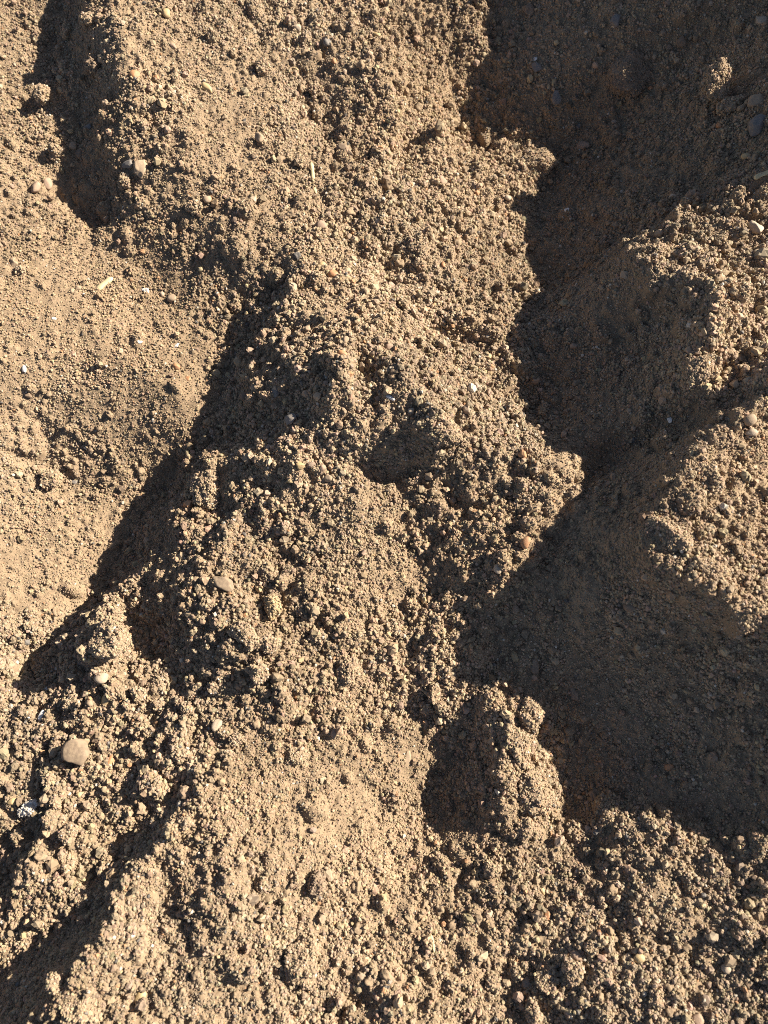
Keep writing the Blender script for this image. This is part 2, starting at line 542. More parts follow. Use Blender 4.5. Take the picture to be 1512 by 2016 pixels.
# ------------------------------------------------------------------ loose grains: uncountable, one object, instanced by nodes
NODES = {}
def grain_nodes(subdiv):
    if subdiv in NODES:
        return NODES[subdiv]
    seed = subdiv
    g = bpy.data.node_groups.new('grain_nodes', 'GeometryNodeTree')
    g.interface.new_socket('Geometry', in_out='INPUT', socket_type='NodeSocketGeometry')
    g.interface.new_socket('Geometry', in_out='OUTPUT', socket_type='NodeSocketGeometry')
    N, L = g.nodes, g.links
    gi, go = N.new('NodeGroupInput'), N.new('NodeGroupOutput')
    toi = N.new('GeometryNodeGeometryToInstance')
    for q in range(6):
        ico = N.new('GeometryNodeMeshIcoSphere')
        ico.inputs['Radius'].default_value = 1.0
        ico.inputs['Subdivisions'].default_value = subdiv
        sp = N.new('GeometryNodeSetPosition')
        nz = N.new('ShaderNodeTexNoise')
        nz.noise_dimensions = '4D'
        nz.inputs['W'].default_value = q * 7.3 + seed
        nz.inputs['Scale'].default_value = 1.1 if subdiv == 1 else 1.5
        nz.inputs['Detail'].default_value = 2.0
        sub = N.new('ShaderNodeVectorMath')
        sub.operation = 'SUBTRACT'
        sub.inputs[1].default_value = (0.5, 0.5, 0.5)
        mu = N.new('ShaderNodeVectorMath')
        mu.operation = 'SCALE'
        mu.inputs['Scale'].default_value = 1.7 if subdiv == 1 else 2.2
        L.new(nz.outputs['Color'], sub.inputs[0])
        L.new(sub.outputs[0], mu.inputs[0])
        L.new(ico.outputs['Mesh'], sp.inputs['Geometry'])
        L.new(mu.outputs[0], sp.inputs['Offset'])
        sm = N.new('GeometryNodeSetMaterial')
        sm.inputs['Material'].default_value = MAT['grain']
        L.new(sp.outputs[0], sm.inputs[0])
        L.new(sm.outputs[0], toi.inputs[0])
    def named(nm, tp):
        q = N.new('GeometryNodeInputNamedAttribute')
        q.data_type = tp
        q.inputs['Name'].default_value = nm
        return q.outputs['Attribute']
    ins = N.new('GeometryNodeInstanceOnPoints')
    L.new(gi.outputs[0], ins.inputs['Points'])
    L.new(toi.outputs[0], ins.inputs['Instance'])
    ins.inputs['Pick Instance'].default_value = True
    L.new(named('pick', 'INT'), ins.inputs['Instance Index'])
    e2r = N.new('FunctionNodeEulerToRotation')
    L.new(named('turn', 'FLOAT_VECTOR'), e2r.inputs[0])
    L.new(e2r.outputs[0], ins.inputs['Rotation'])
    L.new(named('rad', 'FLOAT_VECTOR'), ins.inputs['Scale'])
    L.new(ins.outputs[0], go.inputs[0])
    NODES[subdiv] = g
    return g

def grain_object(name, label, x, y, z, rad, tint, subdiv, seed, flat=0.0):
    n = len(x)
    me = bpy.data.meshes.new(name)
    me.vertices.add(n)
    me.vertices.foreach_set('co', np.stack([x, y, z], 1).astype(np.float32).ravel())
    r = np.random.default_rng(seed)
    a = me.attributes.new('rad', 'FLOAT_VECTOR', 'POINT')
    sq = r.uniform(0.72, 1.28, (n, 3)) * rad[:, None]
    a.data.foreach_set('vector', sq.astype(np.float32).ravel())
    a = me.attributes.new('turn', 'FLOAT_VECTOR', 'POINT')
    a.data.foreach_set('vector', r.uniform(0, 6.283, (n, 3)).astype(np.float32).ravel())
    a = me.attributes.new('pick', 'INT', 'POINT')
    a.data.foreach_set('value', r.integers(0, 6, n).astype(np.int32))
    a = me.attributes.new('tint', 'FLOAT_COLOR', 'POINT')
    a.data.foreach_set('color', np.concatenate([tint, np.ones((n, 1))], 1).astype(np.float32).ravel())
    me.materials.append(MAT['grain'])
    o = bpy.data.objects.new(name, me)
    col.objects.link(o)
    md = o.modifiers.new('grains', 'NODES')
    md.node_group = grain_nodes(subdiv)
    tag(o, label, None, None, 'stuff')
    return o

def tints(n, r, x=None, y=None, odd=1.0):
    t = np.array(SOIL)[None] * r.normal(1.06, 0.17, (n, 1)).clip(0.6, 1.6)
    if x is not None:                                      # damp and dry patches
        t = t * (1 + 0.16 * fbm(x, y, 0.09, 3, 41))[:, None] * (1 + np.array([0.03, 0.0, -0.04])[None] * fbm(x, y, 0.12, 2, 43)[:, None])
    t = t * r.normal(1, 0.035, (n, 3))
    q = r.random(n) / odd
    def put(mask, c, v):
        t[mask] = np.array(c)[None] * r.uniform(1 - v, 1 + v, (mask.sum(), 1))
    put(q < 0.012, (0.42, 0.36, 0.28), 0.2)
    put((q > 0.012) & (q < 0.022), (0.34, 0.19, 0.10), 0.25)
    put((q > 0.022) & (q < 0.034), (0.12, 0.105, 0.09), 0.3)
    put((q > 0.034) & (q < 0.054), (0.34, 0.25, 0.14), 0.2)
    return t.clip(0.03, 0.85)

HS = blur(H, 6)
GYS, GXS = np.gradient(HS, FS)
AREA = np.sqrt(1 + GXS ** 2 + GYS ** 2)               # steep faces carry as many grains as flat ones

def scatter(n, rmin, rmax, pw, seed, dens=None, margin=45, lift=0.25, fine=None, odd=1.0):
    r = np.random.default_rng(seed)
    x = r.uniform(fx[0], fx[-1], n)
    y = r.uniform(fy[0], fy[-1], n)
    z = height(x, y)
    px, py, _ = project(x, y, z)
    ok = (px > -margin) & (px < 1512 + margin) & (py > -margin) & (py < 2016 + margin)
    ok &= r.random(n) < sample(AREA, fx[0], fy[0], FS, x, y) / 2.2
    if dens is not None:
        ok &= r.random(n) < sample(dens, fx[0], fy[0], FS, x, y)
    x, y, z = x[ok], y[ok], z[ok]
    rad = rmin * (1 - r.random(len(x)) * (1 - (rmin / rmax) ** pw)) ** (-1 / pw)
    rad = rad * sample((0.62 + 0.42 * rough) * (1 + 0.22 * fbm(FX, FY, 0.017, 2, 67)), fx[0], fy[0], FS, x, y)
    if fine is not None:
        rad = rad * sample(fine, fx[0], fy[0], FS, x, y)
    z = z + rad * (r.random(len(x)) ** 1.4 * 1.75 + lift - 0.85)
    return x, y, z, rad, tints(len(x), r, x, y, odd)

dust = (0.62 + 0.55 * fbm(FX, FY, 0.028, 3, 61) + 0.12 * rough).clip(0.2, 1)
a = scatter(2700000, 0.00034, 0.0012, 1.5, 101, dens=dust.clip(0.72, 1), lift=0.35, fine=0.72 + 0.33 * dust)
grain_object('soil_grains', 'fine tan sandy grains covering the whole surface', *a, 1, 1)
a = scatter(40000, 0.0010, 0.0025, 2.4, 102, dens=(rough * 0.62).clip(0, 1), odd=0.4)
grain_object('soil_crumbs', 'small loose soil crumbs scattered over the slopes', *a, 2, 2)

# ------------------------------------------------------------------ single stones, clods, flakes and straws
def ico(sub):
    bm = bmesh.new()
    bmesh.ops.create_icosphere(bm, subdivisions=sub, radius=1.0)
    v = np.array([p.co[:] for p in bm.verts])
    f = np.array([[q.index for q in p.verts] for p in bm.faces])
    bm.free()
    return v, f
ICO = {k: ico(k) for k in (2, 3, 4, 5)}

def stone_mesh(seed, r, sub=3):
    """a worn stone: ball cut by soft planes, then roughened; r = half sizes in metres"""
    q = np.random.default_rng(seed)
    v, f = ICO[sub]
    v = v.copy()
    for _ in range(12):
        n = q.normal(size=3)
        n /= np.linalg.norm(n)
        d = q.uniform(0.5, 0.85)
        e = (v @ n - d).clip(0)
        v -= 0.85 * e[:, None] * n
    v = v * (1 + 0.10 * vnoise3(v, 0.8, seed) + 0.06 * vnoise3(v, 0.3, seed + 1) + 0.03 * vnoise3(v, 0.12, seed + 2))[:, None]
    v /= np.abs(v).max(0)
    return v * np.array(r)[None], f

def pebble_mesh(seed, r, sub=3):
    v, f = ICO[sub]
    v = v.copy()
    q = np.random.default_rng(seed)
    for _ in range(7):
        n = q.normal(size=3)
        n /= np.linalg.norm(n)
        v -= 0.8 * (v @ n - q.uniform(0.6, 0.95)).clip(0)[:, None] * n
    v = v * (1 + 0.13 * vnoise3(v, 1.1, seed) + 0.03 * vnoise3(v, 0.3, seed + 1))[:, None]
    v /= np.abs(v).max(0)
    return v * np.array(r)[None], f

def clod_mesh(seed, r, sub):
    """a crumbly lump: uneven body, skin of grains"""
    q = np.random.default_rng(seed)
    v, f = ICO[sub]
    v = v.copy()
    for _ in range(8):                                     # broken faces
        nn = q.normal(size=3)
        nn /= np.linalg.norm(nn)
        v -= 0.9 * (v @ nn - q.uniform(0.5, 0.9)).clip(0)[:, None] * nn
    vc = v
    v = v / np.linalg.norm(v, axis=1)[:, None]
    body = 1 + 0.16 * vnoise3(v, 0.9, seed) + 0.10 * vnoise3(v, 0.4, seed + 1)
    R = float(np.mean(r))
    n = int(min(520, max(30, 7 * (R / 0.0011) ** 2)))
    c = q.normal(size=(n, 3))
    c /= np.linalg.norm(c, axis=1)[:, None]
    rad = np.clip(q.lognormal(math.log(0.0009), 0.4, n) / R, 0.04, 0.5)
    off = rad * q.uniform(0, 0.7, n)
    d = 2 - 2 * (v @ c.T)
    e = rad[None] ** 2 - d
    h = np.where(e > 0, np.sqrt(np.clip(e, 0, None)) + off[None], 0).max(1)
    v = vc * (body * 0.9)[:, None] + v * (0.75 * h)[:, None]
    v /= np.abs(v).max(0)
    return v * np.array(r)[None], f

def flake_mesh(seed, r):
    v, f = stone_mesh(seed, (1, 1, 1))
    v = v.copy()
    v[:, 2] *= r[2]
    v[:, 2] += 0.35 * r[2] * np.sin(v[:, 0] * 2.2)
    v[:, 0] *= r[0]
    v[:, 1] *= r[1]
    return v, f

def straw_mesh(seed, L, w, bend=0.12, kink=None):
    """a split stalk: half-round bent strip with a closed end"""
    q = np.random.default_rng(seed)
    n, m = 22, 10
    V, F = [], []
    for i in range(n + 1):
        t = i / n
        taper = min(1, 0.45 + 6 * min(t, 1 - t)) * (1 + 0.12 * math.sin(9 * t + seed))
        cx = (t - 0.5) * L
        cy = bend * L * (math.sin(math.pi * t) - 0.5) + (0.10 * L * max(0, t - 0.72) / 0.28 if kink else 0)
        cz = 0.10 * w * math.sin(5 * t)
        for j in range(m):
            a = 2 * math.pi * j / m
            V.append((cx, cy + 0.5 * w * taper * math.cos(a), cz + 0.30 * w * taper * math.sin(a)))
    for i in range(n):
        for j in range(m):
            F.append((i * m + j, i * m + (j + 1) % m, (i + 1) * m + (j + 1) % m, (i + 1) * m + j))
    V.append((-0.5 * L - 0.1 * w, V[0][1] - 0.2 * w, 0))
    V.append((0.5 * L + 0.1 * w, V[n * m][1] - 0.2 * w, 0))
    for j in range(m):
        F.append((len(V) - 2, (j + 1) % m, j, j))
        F.append((len(V) - 1, n * m + j, n * m + (j + 1) % m, n * m + (j + 1) % m))
    return np.array(V), F

def mesh_any(name, v, f, mat):
    if isinstance(f, np.ndarray):
        return mesh_np(name, v, f, mat)
    me = bpy.data.meshes.new(name)
    me.from_pydata([tuple(p) for p in v], [], [tuple(dict.fromkeys(q)) for q in f])
    for p in me.polygons:
        p.use_smooth = True
    me.materials.append(mat)
    return me

TAKEN = []
RAW = {'brown': (0.20, 0.14, 0.095), 'yellow': (0.40, 0.29, 0.16), 'white': (0.60, 0.56, 0.50)}
def put(kind, px, py, rx, ry, ang, matname, label, group=None, sunk=None, tall=None):
    seed = int(px * 7 + py * 13)
    P, mpp = drop(px, py)
    grow = 1.18 if kind == 'clod' else 1.0
    rx, ry = rx * mpp * grow, ry * mpp * grow
    mat = MAT[matname]
    small = min(rx, ry)
    if kind == 'clod':
        rz = small * (tall or 0.85)
        me = clod_mesh(seed, (rx, ry, rz), 5 if max(rx, ry) > 0.0058 else 4)
        name, cat, sk = 'soil_clod', 'clod', 0.22
    elif kind == 'stone':
        rz = small * (tall or 0.7)
        me = stone_mesh(seed, (rx, ry, rz), 4 if max(rx, ry) > 0.005 else 3)
        name, cat, sk = 'stone', 'stone', 0.30
    elif kind == 'pebble':
        rz = small * (tall or 0.8)
        me = pebble_mesh(seed, (rx, ry, rz))
        name, cat, sk = 'pebble', 'pebble', 0.27
    elif kind == 'flake':
        rz = small * (tall or 0.35)
        me = flake_mesh(seed, (rx, ry, rz))
        name, cat, sk = 'stone_flake', 'flake', 0.0
    else:
        rz = ry * 0.6
        me = straw_mesh(seed, 2 * rx, 2 * ry, 0.03, kind == 'stalk')
        name, cat, sk = ('straw', 'straw', -0.3)
    if sunk is not None:
        sk = sunk
    d = ray(px, py)
    lift = rz * (1 - 2 * sk) if kind in ('clod', 'stone', 'pebble') else rz * 0.8
    C = P - d * (lift / abs(d[2]))
    o = bpy.data.objects.new(name, mesh_any(name, me[0], me[1], mat))
    col.objects.link(o)
    o.location = C
    # lie along the local slope
    e = max(rx, ry, 0.003)
    gxs = float((height(C[0] + e, C[1]) - height(C[0] - e, C[1])) / (2 * e))
    gys = float((height(C[0], C[1] + e) - height(C[0], C[1] - e)) / (2 * e))
    nrm = Vector((-gxs * 0.6, -gys * 0.6, 1)).normalized()
    rot = Vector((0, 0, 1)).rotation_difference(nrm).to_matrix() @ Matrix.Rotation(-YAW - math.radians(ang), 3, 'Z')
    o.rotation_euler = rot.to_euler()
    tag(o, label, cat, group)
    if kind == 'clod' and min(rx, ry) > 0.0027:              # loose grains sticking to the lump
        q = np.random.default_rng(seed + 5)
        v = me[0]
        nb = int(min(len(v) * 0.9, 1.7 * (rx * ry + rx * rz + ry * rz) * 4.2 / 1.3e-6))
        v = v[q.choice(len(v), nb, replace=False)] + q.normal(0, 0.00025, (nb, 3))
        rad = 0.00036 * (1 - q.random(nb) * 0.82) ** (-1 / 1.7)
        coat = grain_object('grain_coat', None, v[:, 0], v[:, 1], v[:, 2], rad, tints(nb, q) * 1.15 if matname not in RAW or kind == 'stone' else tints(nb, q) * 0.5 + 0.5 * np.array(RAW[matname])[None], 1, seed + 6)  # soil coats paled like the lumps, sun-facing brightness put into the tint
        coat.parent = o
    TAKEN.append((C[0], C[1], max(rx, ry)))
    return o

THINGS = [
    # upper left crest and its shade
    ('clod', 134, 60, 10, 15, 10, 'clod', 'pale topped soil clod catching sun inside the upper left shadow'),
    ('clod', 171, 40, 16, 13, 20, 'clod', 'ragged sunlit soil clod at the top edge of the upper left shadow'),
    ('clod', 184, 134, 17, 19, 0, 'brown', 'dark round clod deep in the upper left shadow'),
    ('clod', 110, 296, 15, 15, 0, 'clod', 'round buff clod like a ball beside the upper left shadow'),
    ('pebble', 143, 286, 8, 9, 0, 'tan', 'small tan pebble between the ball shaped clod and the shadow'),
    ('pebble', 156, 303, 9, 11, 0, 'brown', 'small brown pebble just inside the shadow near the ball shaped clod'),
    ('stone', 175, 251, 11, 13, 30, 'grey', 'grey stone half buried in the upper left shadow'),
    ('clod', 84, 186, 14, 16, 0, 'clod', 'crumbly knob throwing a small triangular shadow at the far left'),
    ('pebble', 70, 369, 9, 13, 20, 'pink', 'pinkish oval pebble left of its lookalike below the ball shaped clod'),
    ('pebble', 94, 362, 9, 13, -10, 'pink', 'pinkish tan oval pebble right of its lookalike below the ball shaped clod'),
    ('pebble', 265, 147, 11, 9, 0, 'orange', 'dusty red brown pebble on the rim right of the upper left shadow'),
    ('pebble', 308, 153, 6, 5, 0, 'orange', 'tiny orange pebble right of the dusty red brown one'),
    ('clod', 282, 247, 10, 11, 0, 'clod', 'small pale clod on the crest above the tall dusty stone'),
    ('stone', 278, 333, 14, 20, -10, 'tan', 'tall dusty stone standing against a dark flat one'),
    ('stone', 254, 323, 16, 9, -15, 'grey', 'dark flat stone shaded by the tall dusty one'),
    ('clod', 246, 357, 14, 13, 0, 'clod', 'shaded clod below the dark flat stone'),
    ('clod', 381, 407, 15, 13, 0, 'clod', 'rounded clod left of a pair of touching tan pebbles'),
    ('pebble', 408, 392, 8, 9, 30, 'tan', 'upper tan pebble of the touching pair'),
    ('pebble', 421, 400, 6, 8, -30, 'yellow', 'lower yellowish pebble of the touching pair'),
    ('pebble', 328, 27, 9, 10, 30, 'yellow', 'pale yellow pebble near the top edge'),
    ('pebble', 341, 91, 8, 6, 20, 'pink', 'little pink tan pebble below the pale yellow one at the top'),
    ('pebble', 408, 173, 8, 15, -40, 'yellow', 'long yellow to pink pebble lying aslant on the upper slope'),
    # upper middle slope
    ('stone', 586, 54, 7, 8, 0, 'pale', 'pale triangular stone near the top edge'),
    ('pebble', 742, 68, 9, 5, 25, 'yellow', 'bright yellow pebble on the upper middle slope'),
    ('stone', 644, 82, 9, 10, 0, 'grey', 'grey brown stone left of the bright yellow pebble'),
    ('pebble', 658, 120, 6, 6, 0, 'orange', 'tiny orange tan pebble below the grey brown stone'),
    ('clod', 516, 131, 12, 13, 0, 'clod', 'upright clod with a black hollow on its left, upper slope'),
    ('clod', 623, 175, 12, 12, 0, 'clod', 'round clod above the upright egg shaped clod'),
    ('clod', 626, 220, 10, 18, -10, 'clod', 'upright egg shaped clod on the upper middle slope'),
    ('clod', 682, 251, 12, 12, 0, 'clod', 'round clod just above the purple brown stone'),
    ('stone', 679, 295, 22, 10, 35, 'brown', 'flat purple brown stone lying aslant with a shadow beneath'),
    ('stone', 510, 268, 9, 13, -15, 'tan', 'smooth tan leaf shaped stone on the upper slope'),
    ('clod', 592, 320, 11, 11, 0, 'clod', 'clod beside the top end of the thin stalk'),
    ('stalk', 615, 350, 36, 4, 87, 'straw', 'thin pale stalk standing on end in the picture, kinked at its foot'),
    ('pebble', 634, 444, 11, 11, 0, 'pink', 'pink brown pebble in a row of three below the stalk'),
    ('pebble', 614, 444, 7, 7, 0, 'tan', 'small tan pebble touching the pink brown one below the stalk'),
    ('pebble', 744, 436, 8, 6, 0, 'pale', 'pale bean shaped pebble right of the pink brown one'),
    ('stone', 499, 394, 9, 9, 0, 'pale', 'pale angular stone alone on the slope left of the stalk'),
    # left slope
    ('stone', 28, 516, 8, 13, -20, 'tan', 'smooth brown tan stone at the left edge'),
    ('clod', 42, 533, 9, 9, 0, 'clod', 'crumb touching the smooth stone at the left edge'),
    ('straw', 206, 559, 20, 6, -49, 'straw', 'pale split straw lying aslant on the smooth left slope'),
    ('pebble', 143, 573, 5, 6, 0, 'tan', 'left one of two tiny tan pebbles near the split straw'),
    ('pebble', 154, 567, 6, 5, 0, 'tan', 'right one of two tiny tan pebbles near the split straw'),
    ('flake', 287, 571, 9, 6, 30, 'white', 'bluish white shell-like chip on the left slope'),
    ('pebble', 319, 579, 5, 6, 0, 'pale', 'small pale pebble between the white chip and a rounder one'),
    ('pebble', 339, 588, 10, 9, 0, 'tan', 'round tan pebble over a black hollow, right of the white chip'),
    ('pebble', 347, 722, 8, 7, 0, 'orange', 'orange pebble on the left slope near the ridge shadow'),
    ('flake', 370, 745, 6, 7, 0, 'orange', 'flat orange chip below the orange pebble of the left slope'),
    ('flake', 348, 680, 4, 7, 20, 'white', 'thin white chip above the orange pebble of the left slope'),
    ('flake', 276, 673, 6, 4, 0, 'white', 'creamy chip in the middle of the left slope'),
    ('pebble', 48, 727, 5, 8, 0, 'white', 'whitish pebble at the far left of the smooth slope'),
    ('flake', 106, 627, 5, 3, 0, 'white', 'tiny white chip at the left below the split straw'),
    ('pebble', 56, 779, 7, 6, 0, 'brown', 'small brown pebble below the whitish one at far left'),
    ('clod', 101, 946, 17, 16, 0, 'clod', 'round clod at left beside dark pits'),
    ('flake', 143, 948, 9, 5, 20, 'grey', 'thin grey chip right of the round clod beside the pits'),
    # middle ridge
    ('pebble', 656, 539, 11, 9, -10, 'orange', 'bright orange pebble on top of the middle ridge'),
    ('pebble', 635, 522, 9, 8, 0, 'yellow', 'pale yellow pebble beside the bright orange one on the ridge top'),
    ('pebble', 674, 696, 12, 8, 25, 'orange', 'orange pink pebble perched above the little shadowed spur'),
    ('pebble', 681, 668, 7, 8, 0, 'tan', 'tan pebble just above the perched orange pink one'),
    ('pebble', 605, 647, 6, 7, 0, 'tan', 'small tan pebble on the ridge flank left of the perched one'),
    ('clod', 795, 597, 10, 10, 0, 'clod', 'round crumb on the ridge right of the orange pebbles'),
    ('clod', 493, 783, 10, 9, 0, 'clod', 'knobbly crumb glowing inside the ridge shadow'),
    ('pebble', 498, 763, 6, 6, 0, 'tan', 'small pebble above the knobbly crumb in the ridge shadow'),
    ('stone', 543, 773, 9, 10, 0, 'grey', 'grey stone on the edge of the ridge shadow'),
    ('stone', 569, 825, 16, 10, -10, 'grey', 'wide grey brown stone lying in the ridge shadow'),
    ('flake', 486, 884, 5, 3, -25, 'white', 'white splinter at the lower edge of the ridge shadow'),
    ('straw', 767, 782, 12, 4, 32, 'white', 'short whitish husk in the dark crumbly hollow'),
    ('stone', 810, 809, 8, 8, 0, 'pale', 'pale stone right of the whitish husk'),
    ('pebble', 876, 769, 5, 5, 0, 'pale', 'tiny pale pebble above the hooded clod'),
    ('stone', 592, 916, 10, 9, 0, 'yellow', 'pale yellow stone left of two small orange pebbles'),
    ('pebble', 635, 921, 7, 7, 0, 'pink', 'left small orange tan pebble of two below the ridge'),
    ('pebble', 652, 921, 7, 5, 0, 'orange', 'right small orange pebble of two below the ridge'),
    ('pebble', 646, 941, 8, 8, 0, 'tan', 'round tan pebble under the two small orange ones'),
    ('pebble', 873, 521, 5, 7, 0, 'orange', 'dark red pebble under the overhang of the upper bank'),
    ('pebble', 767, 683, 9, 8, 0, 'pink', 'dusty pink pebble on the ridge above the dark hollow'),
    ('clod', 868, 850, 40, 32, 35, 'clod', 'big hooded clod in the centre throwing a broad shadow left', None, 0.62),
    ('clod', 412, 962, 30, 42, -8, 'clod', 'large pale rounded clod on the spur left of centre', None, 0.5),
    # bank left of the trough
    ('pebble', 870, 356, 11, 10, 0, 'pink', 'pink orange pebble on the bank left of the pointed clod'),
    ('pebble', 820, 371, 10, 7, 0, 'tan', 'tan pebble left of the pink orange one on the bank'),
    ('pebble', 939, 380, 6, 6, 0, 'orange', 'tiny orange pebble below the pointed clod'),
    ('pebble', 1000, 390, 7, 6, 0, 'pale', 'pale pebble below the pointed clod near the trough edge'),
    ('pebble', 1038, 298, 6, 5, 0, 'orange', 'orange pebble sitting on top of the pointed clod'),
    ('clod', 1057, 322, 34, 25, 10, 'clod', 'pointed sunlit clod jutting right into the trough shadow', None, 0.45),
    ('clod', 1071, 806, 9, 15, 25, 'clod', 'small upright clod lit alone inside the trough shadow'),
    ('pebble', 1035, 1068, 9, 13, 20, 'orange', 'orange pink pebble at the edge of the big shadow'),
    ('pebble', 980, 1121, 9, 10, 0, 'pale', 'pale pebble left below the one at the edge of the big shadow'),
    # trough, in shade
    ('clod', 1245, 148, 46, 38, 10, 'brown', 'large round dust covered lump in the shaded upper right', None, 0.58, 0.7),
    ('clod', 1414, 165, 24, 30, 35, 'clod', 'clod whose top alone catches the sun in the shaded upper right', None, 0.0, 1.5),
    ('clod', 1437, 206, 26, 18, -20, 'clod', 'shaded clod just below the sunlit topped one'),
    ('stone', 1211, 41, 12, 14, 0, 'grey', 'grey brown stone near the top edge in shade'),
    ('pebble', 1341, 82, 10, 10, 0, 'brown', 'round brown pebble in shade beside a smaller one'),
    ('pebble', 1317, 93, 6, 6, 0, 'brown', 'smaller brown pebble left of the round one in shade'),
    ('stone', 1042, 20, 14, 12, 0, 'brown', 'brown stone in shade right of the sunlit bank at the top'),
    ('stone', 1057, 132, 9, 12, -20, 'grey', 'grey stone in shade under a small white chip'),
    ('flake', 1053, 116, 5, 4, 0, 'white', 'small white chip above a grey stone in shade'),
    ('stone', 1095, 193, 10, 15, 0, 'grey', 'upright grey stone in shade left of the large round lump'),
    ('stone', 1090, 160, 4, 9, 15, 'yellow', 'thin yellowish splinter above the upright grey stone'),
    ('pebble', 1281, 173, 5, 4, 0, 'orange', 'tiny orange pebble at the foot of the large round lump'),
    ('pebble', 1209, 240, 6, 5, 0, 'pale', 'pale bead-like pebble below the large round lump'),
    ('pebble', 1416, 247, 6, 8, 0, 'orange', 'orange pebble in shade under the sunlit topped clod'),
    ('stone', 1490, 246, 18, 25, 25, 'grey', 'large grey stone at the right edge in shade'),
    ('stone', 1488, 196, 17, 16, 0, 'tan', 'tan stone at the right edge above the large grey one'),
    ('stone', 1149, 287, 14, 10, 0, 'pink', 'pinkish brown stone in shade right of the pointed clod'),
    ('pebble', 1468, 307, 9, 8, 0, 'yellow', 'yellow tan pebble in shade above the straw end at right'),
    ('straw', 1501, 344, 16, 5, -15, 'straw', 'straw end poking in from the right edge'),
    ('flake', 1116, 413, 5, 5, 30, 'white', 'white chip glinting in the shaded trough below the pointed clod'),
    ('stone', 1498, 40, 12, 11, 0, 'pale', 'pale grey stone in the upper right corner'),
    ('clod', 1353, 400, 13, 11, 0, 'clod', 'crumb catching light just above the right bank'),
    ('pebble', 1324, 388, 8, 7, 0, 'pale', 'small pale pebble above the right bank'),
    ('stone', 1488, 449, 16, 18, 10, 'pale', 'pale sunlit stone on the right bank near the edge'),
    ('pebble', 1297, 460, 9, 9, 0, 'tan', 'tan pebble at the left end of the right bank'),
    ('flake', 1319, 826, 5, 7, -20, 'white', 'white chip in shade left of the lower right bank'),
    ('pebble', 1476, 826, 14, 13, 0, 'tan', 'round tan pebble in the gap between the two right banks'),
    ('pebble', 1479, 851, 13, 9, 0, 'pale', 'pale pebble just under the round tan one in the gap'),
    ('pebble', 1240, 1195, 13, 10, 10, 'brown', 'brown pebble on the shaded trough floor'),
    ('stone', 1052, 1312, 10, 19, -20, 'brown', 'long brown stone on the shaded trough floor near the pillar'),
    ('stone', 1130, 1364, 10, 17, -25, 'brown', 'long brown stone on the trough floor right of its lookalike'),
    ('pebble', 1015, 1199, 8, 9, 0, 'brown', 'small brown pebble on the trough floor at the shadow edge'),
    ('pebble', 1317, 1510, 9, 7, 0, 'orange', 'dull orange pebble low in the dark trough'),
    # crumbly pillar and banks
    ('clod', 1046, 1402, 24, 26, 20, 'clod', 'clod at the head of the crumbly pillar in the trough', None, 0.45),
    ('clod', 1014, 1462, 24, 32, -10, 'clod', 'clod in the waist of the crumbly pillar', None, 0.5),
    ('clod', 1052, 1560, 38, 42, 15, 'clod', 'large rough clod in the lower half of the crumbly pillar', None, 0.5),
    ('clod', 1030, 1634, 20, 24, 0, 'clod', 'hanging tip of the crumbly pillar above the lit foot', None, 0.45),
    ('clod', 1322, 1052, 44, 30, 30, 'clod', 'sharp clod forming the tip of the lower right bank', None, 0.5),
    ('clod', 1392, 950, 34, 44, 25, 'clod', 'blurred clod on the left brow of the lower right bank', None, 0.5),
    ('clod', 1400, 1128, 46, 24, 28, 'clod', 'long clod on the lower brow of the lower right bank', None, 0.5),
    ('clod', 1300, 500, 34, 24, -15, 'clod', 'rough clod at the left end of the upper right bank', None, 0.5),
    ('clod', 1372, 735, 26, 34, 35, 'clod', 'clod at the lower tip of the upper right bank', None, 0.5),
    # lower left field of crumbs
    ('stone', 440, 1148, 24, 14, 35, 'dusty', 'smooth tan stone lying aslant with a dark hollow at its left'),
    ('clod', 537, 1196, 15, 21, -10, 'yellow', 'yellowish knobbly lump above the broad clod'),
    ('clod', 487, 1254, 31, 24, 25, 'clod', 'broad rough clod left of a smaller one it touches'),
    ('clod', 530, 1266, 20, 18, 0, 'clod', 'clod touching the right side of the broad rough one'),
    ('clod', 512, 1325, 18, 17, 0, 'clod', 'round clod below the broad rough one'),
    ('clod', 685, 1318, 18, 26, 0, 'clod', 'upright clod with a black hollow at its left foot, lower middle'),
    ('clod', 623, 1252, 20, 12, 15, 'clod', 'low wide clod right of the broad rough one'),
    ('clod', 592, 1202, 10, 11, 0, 'clod', 'small round clod right of the yellowish lump'),
    ('clod', 218, 1263, 34, 42, -10, 'clod', 'large pale crumbly clod throwing a long pointed shadow left', None, 0.30, 1.15),
    ('clod', 230, 1212, 15, 12, 0, 'clod', 'small clod sitting above the large pale crumbly one'),
    ('pebble', 201, 1335, 16, 11, -10, 'pale', 'smooth pale oval pebble below the large crumbly clod'),
    ('pebble', 209, 1377, 10, 14, 20, 'yellow', 'glossy yellow white egg shaped pebble, lower left'),
    ('clod', 143, 1386, 18, 11, 0, 'clod', 'low crumbly clod left of the glossy egg shaped pebble'),
    ('pebble', 176, 1385, 7, 7, 0, 'tan', 'small pebble between the low clod and the glossy egg shaped one'),
    ('flake', 87, 1359, 11, 5, -65, 'white', 'bright white flake near the left edge'),
    ('pebble', 81, 1409, 7, 12, 15, 'white', 'creamy white pebble below the bright white flake'),
    ('stone', 151, 1478, 28, 24, 15, 'dusty', 'largest smooth stone, dusty tan and flat topped, lower left', None, 0.25, 0.8),
    ('stone', 198, 1492, 9, 9, 0, 'tan', 'small three cornered stone right of the largest smooth one'),
    ('pebble', 220, 1498, 9, 12, 10, 'orange', 'orange pebble right of the largest smooth stone'),
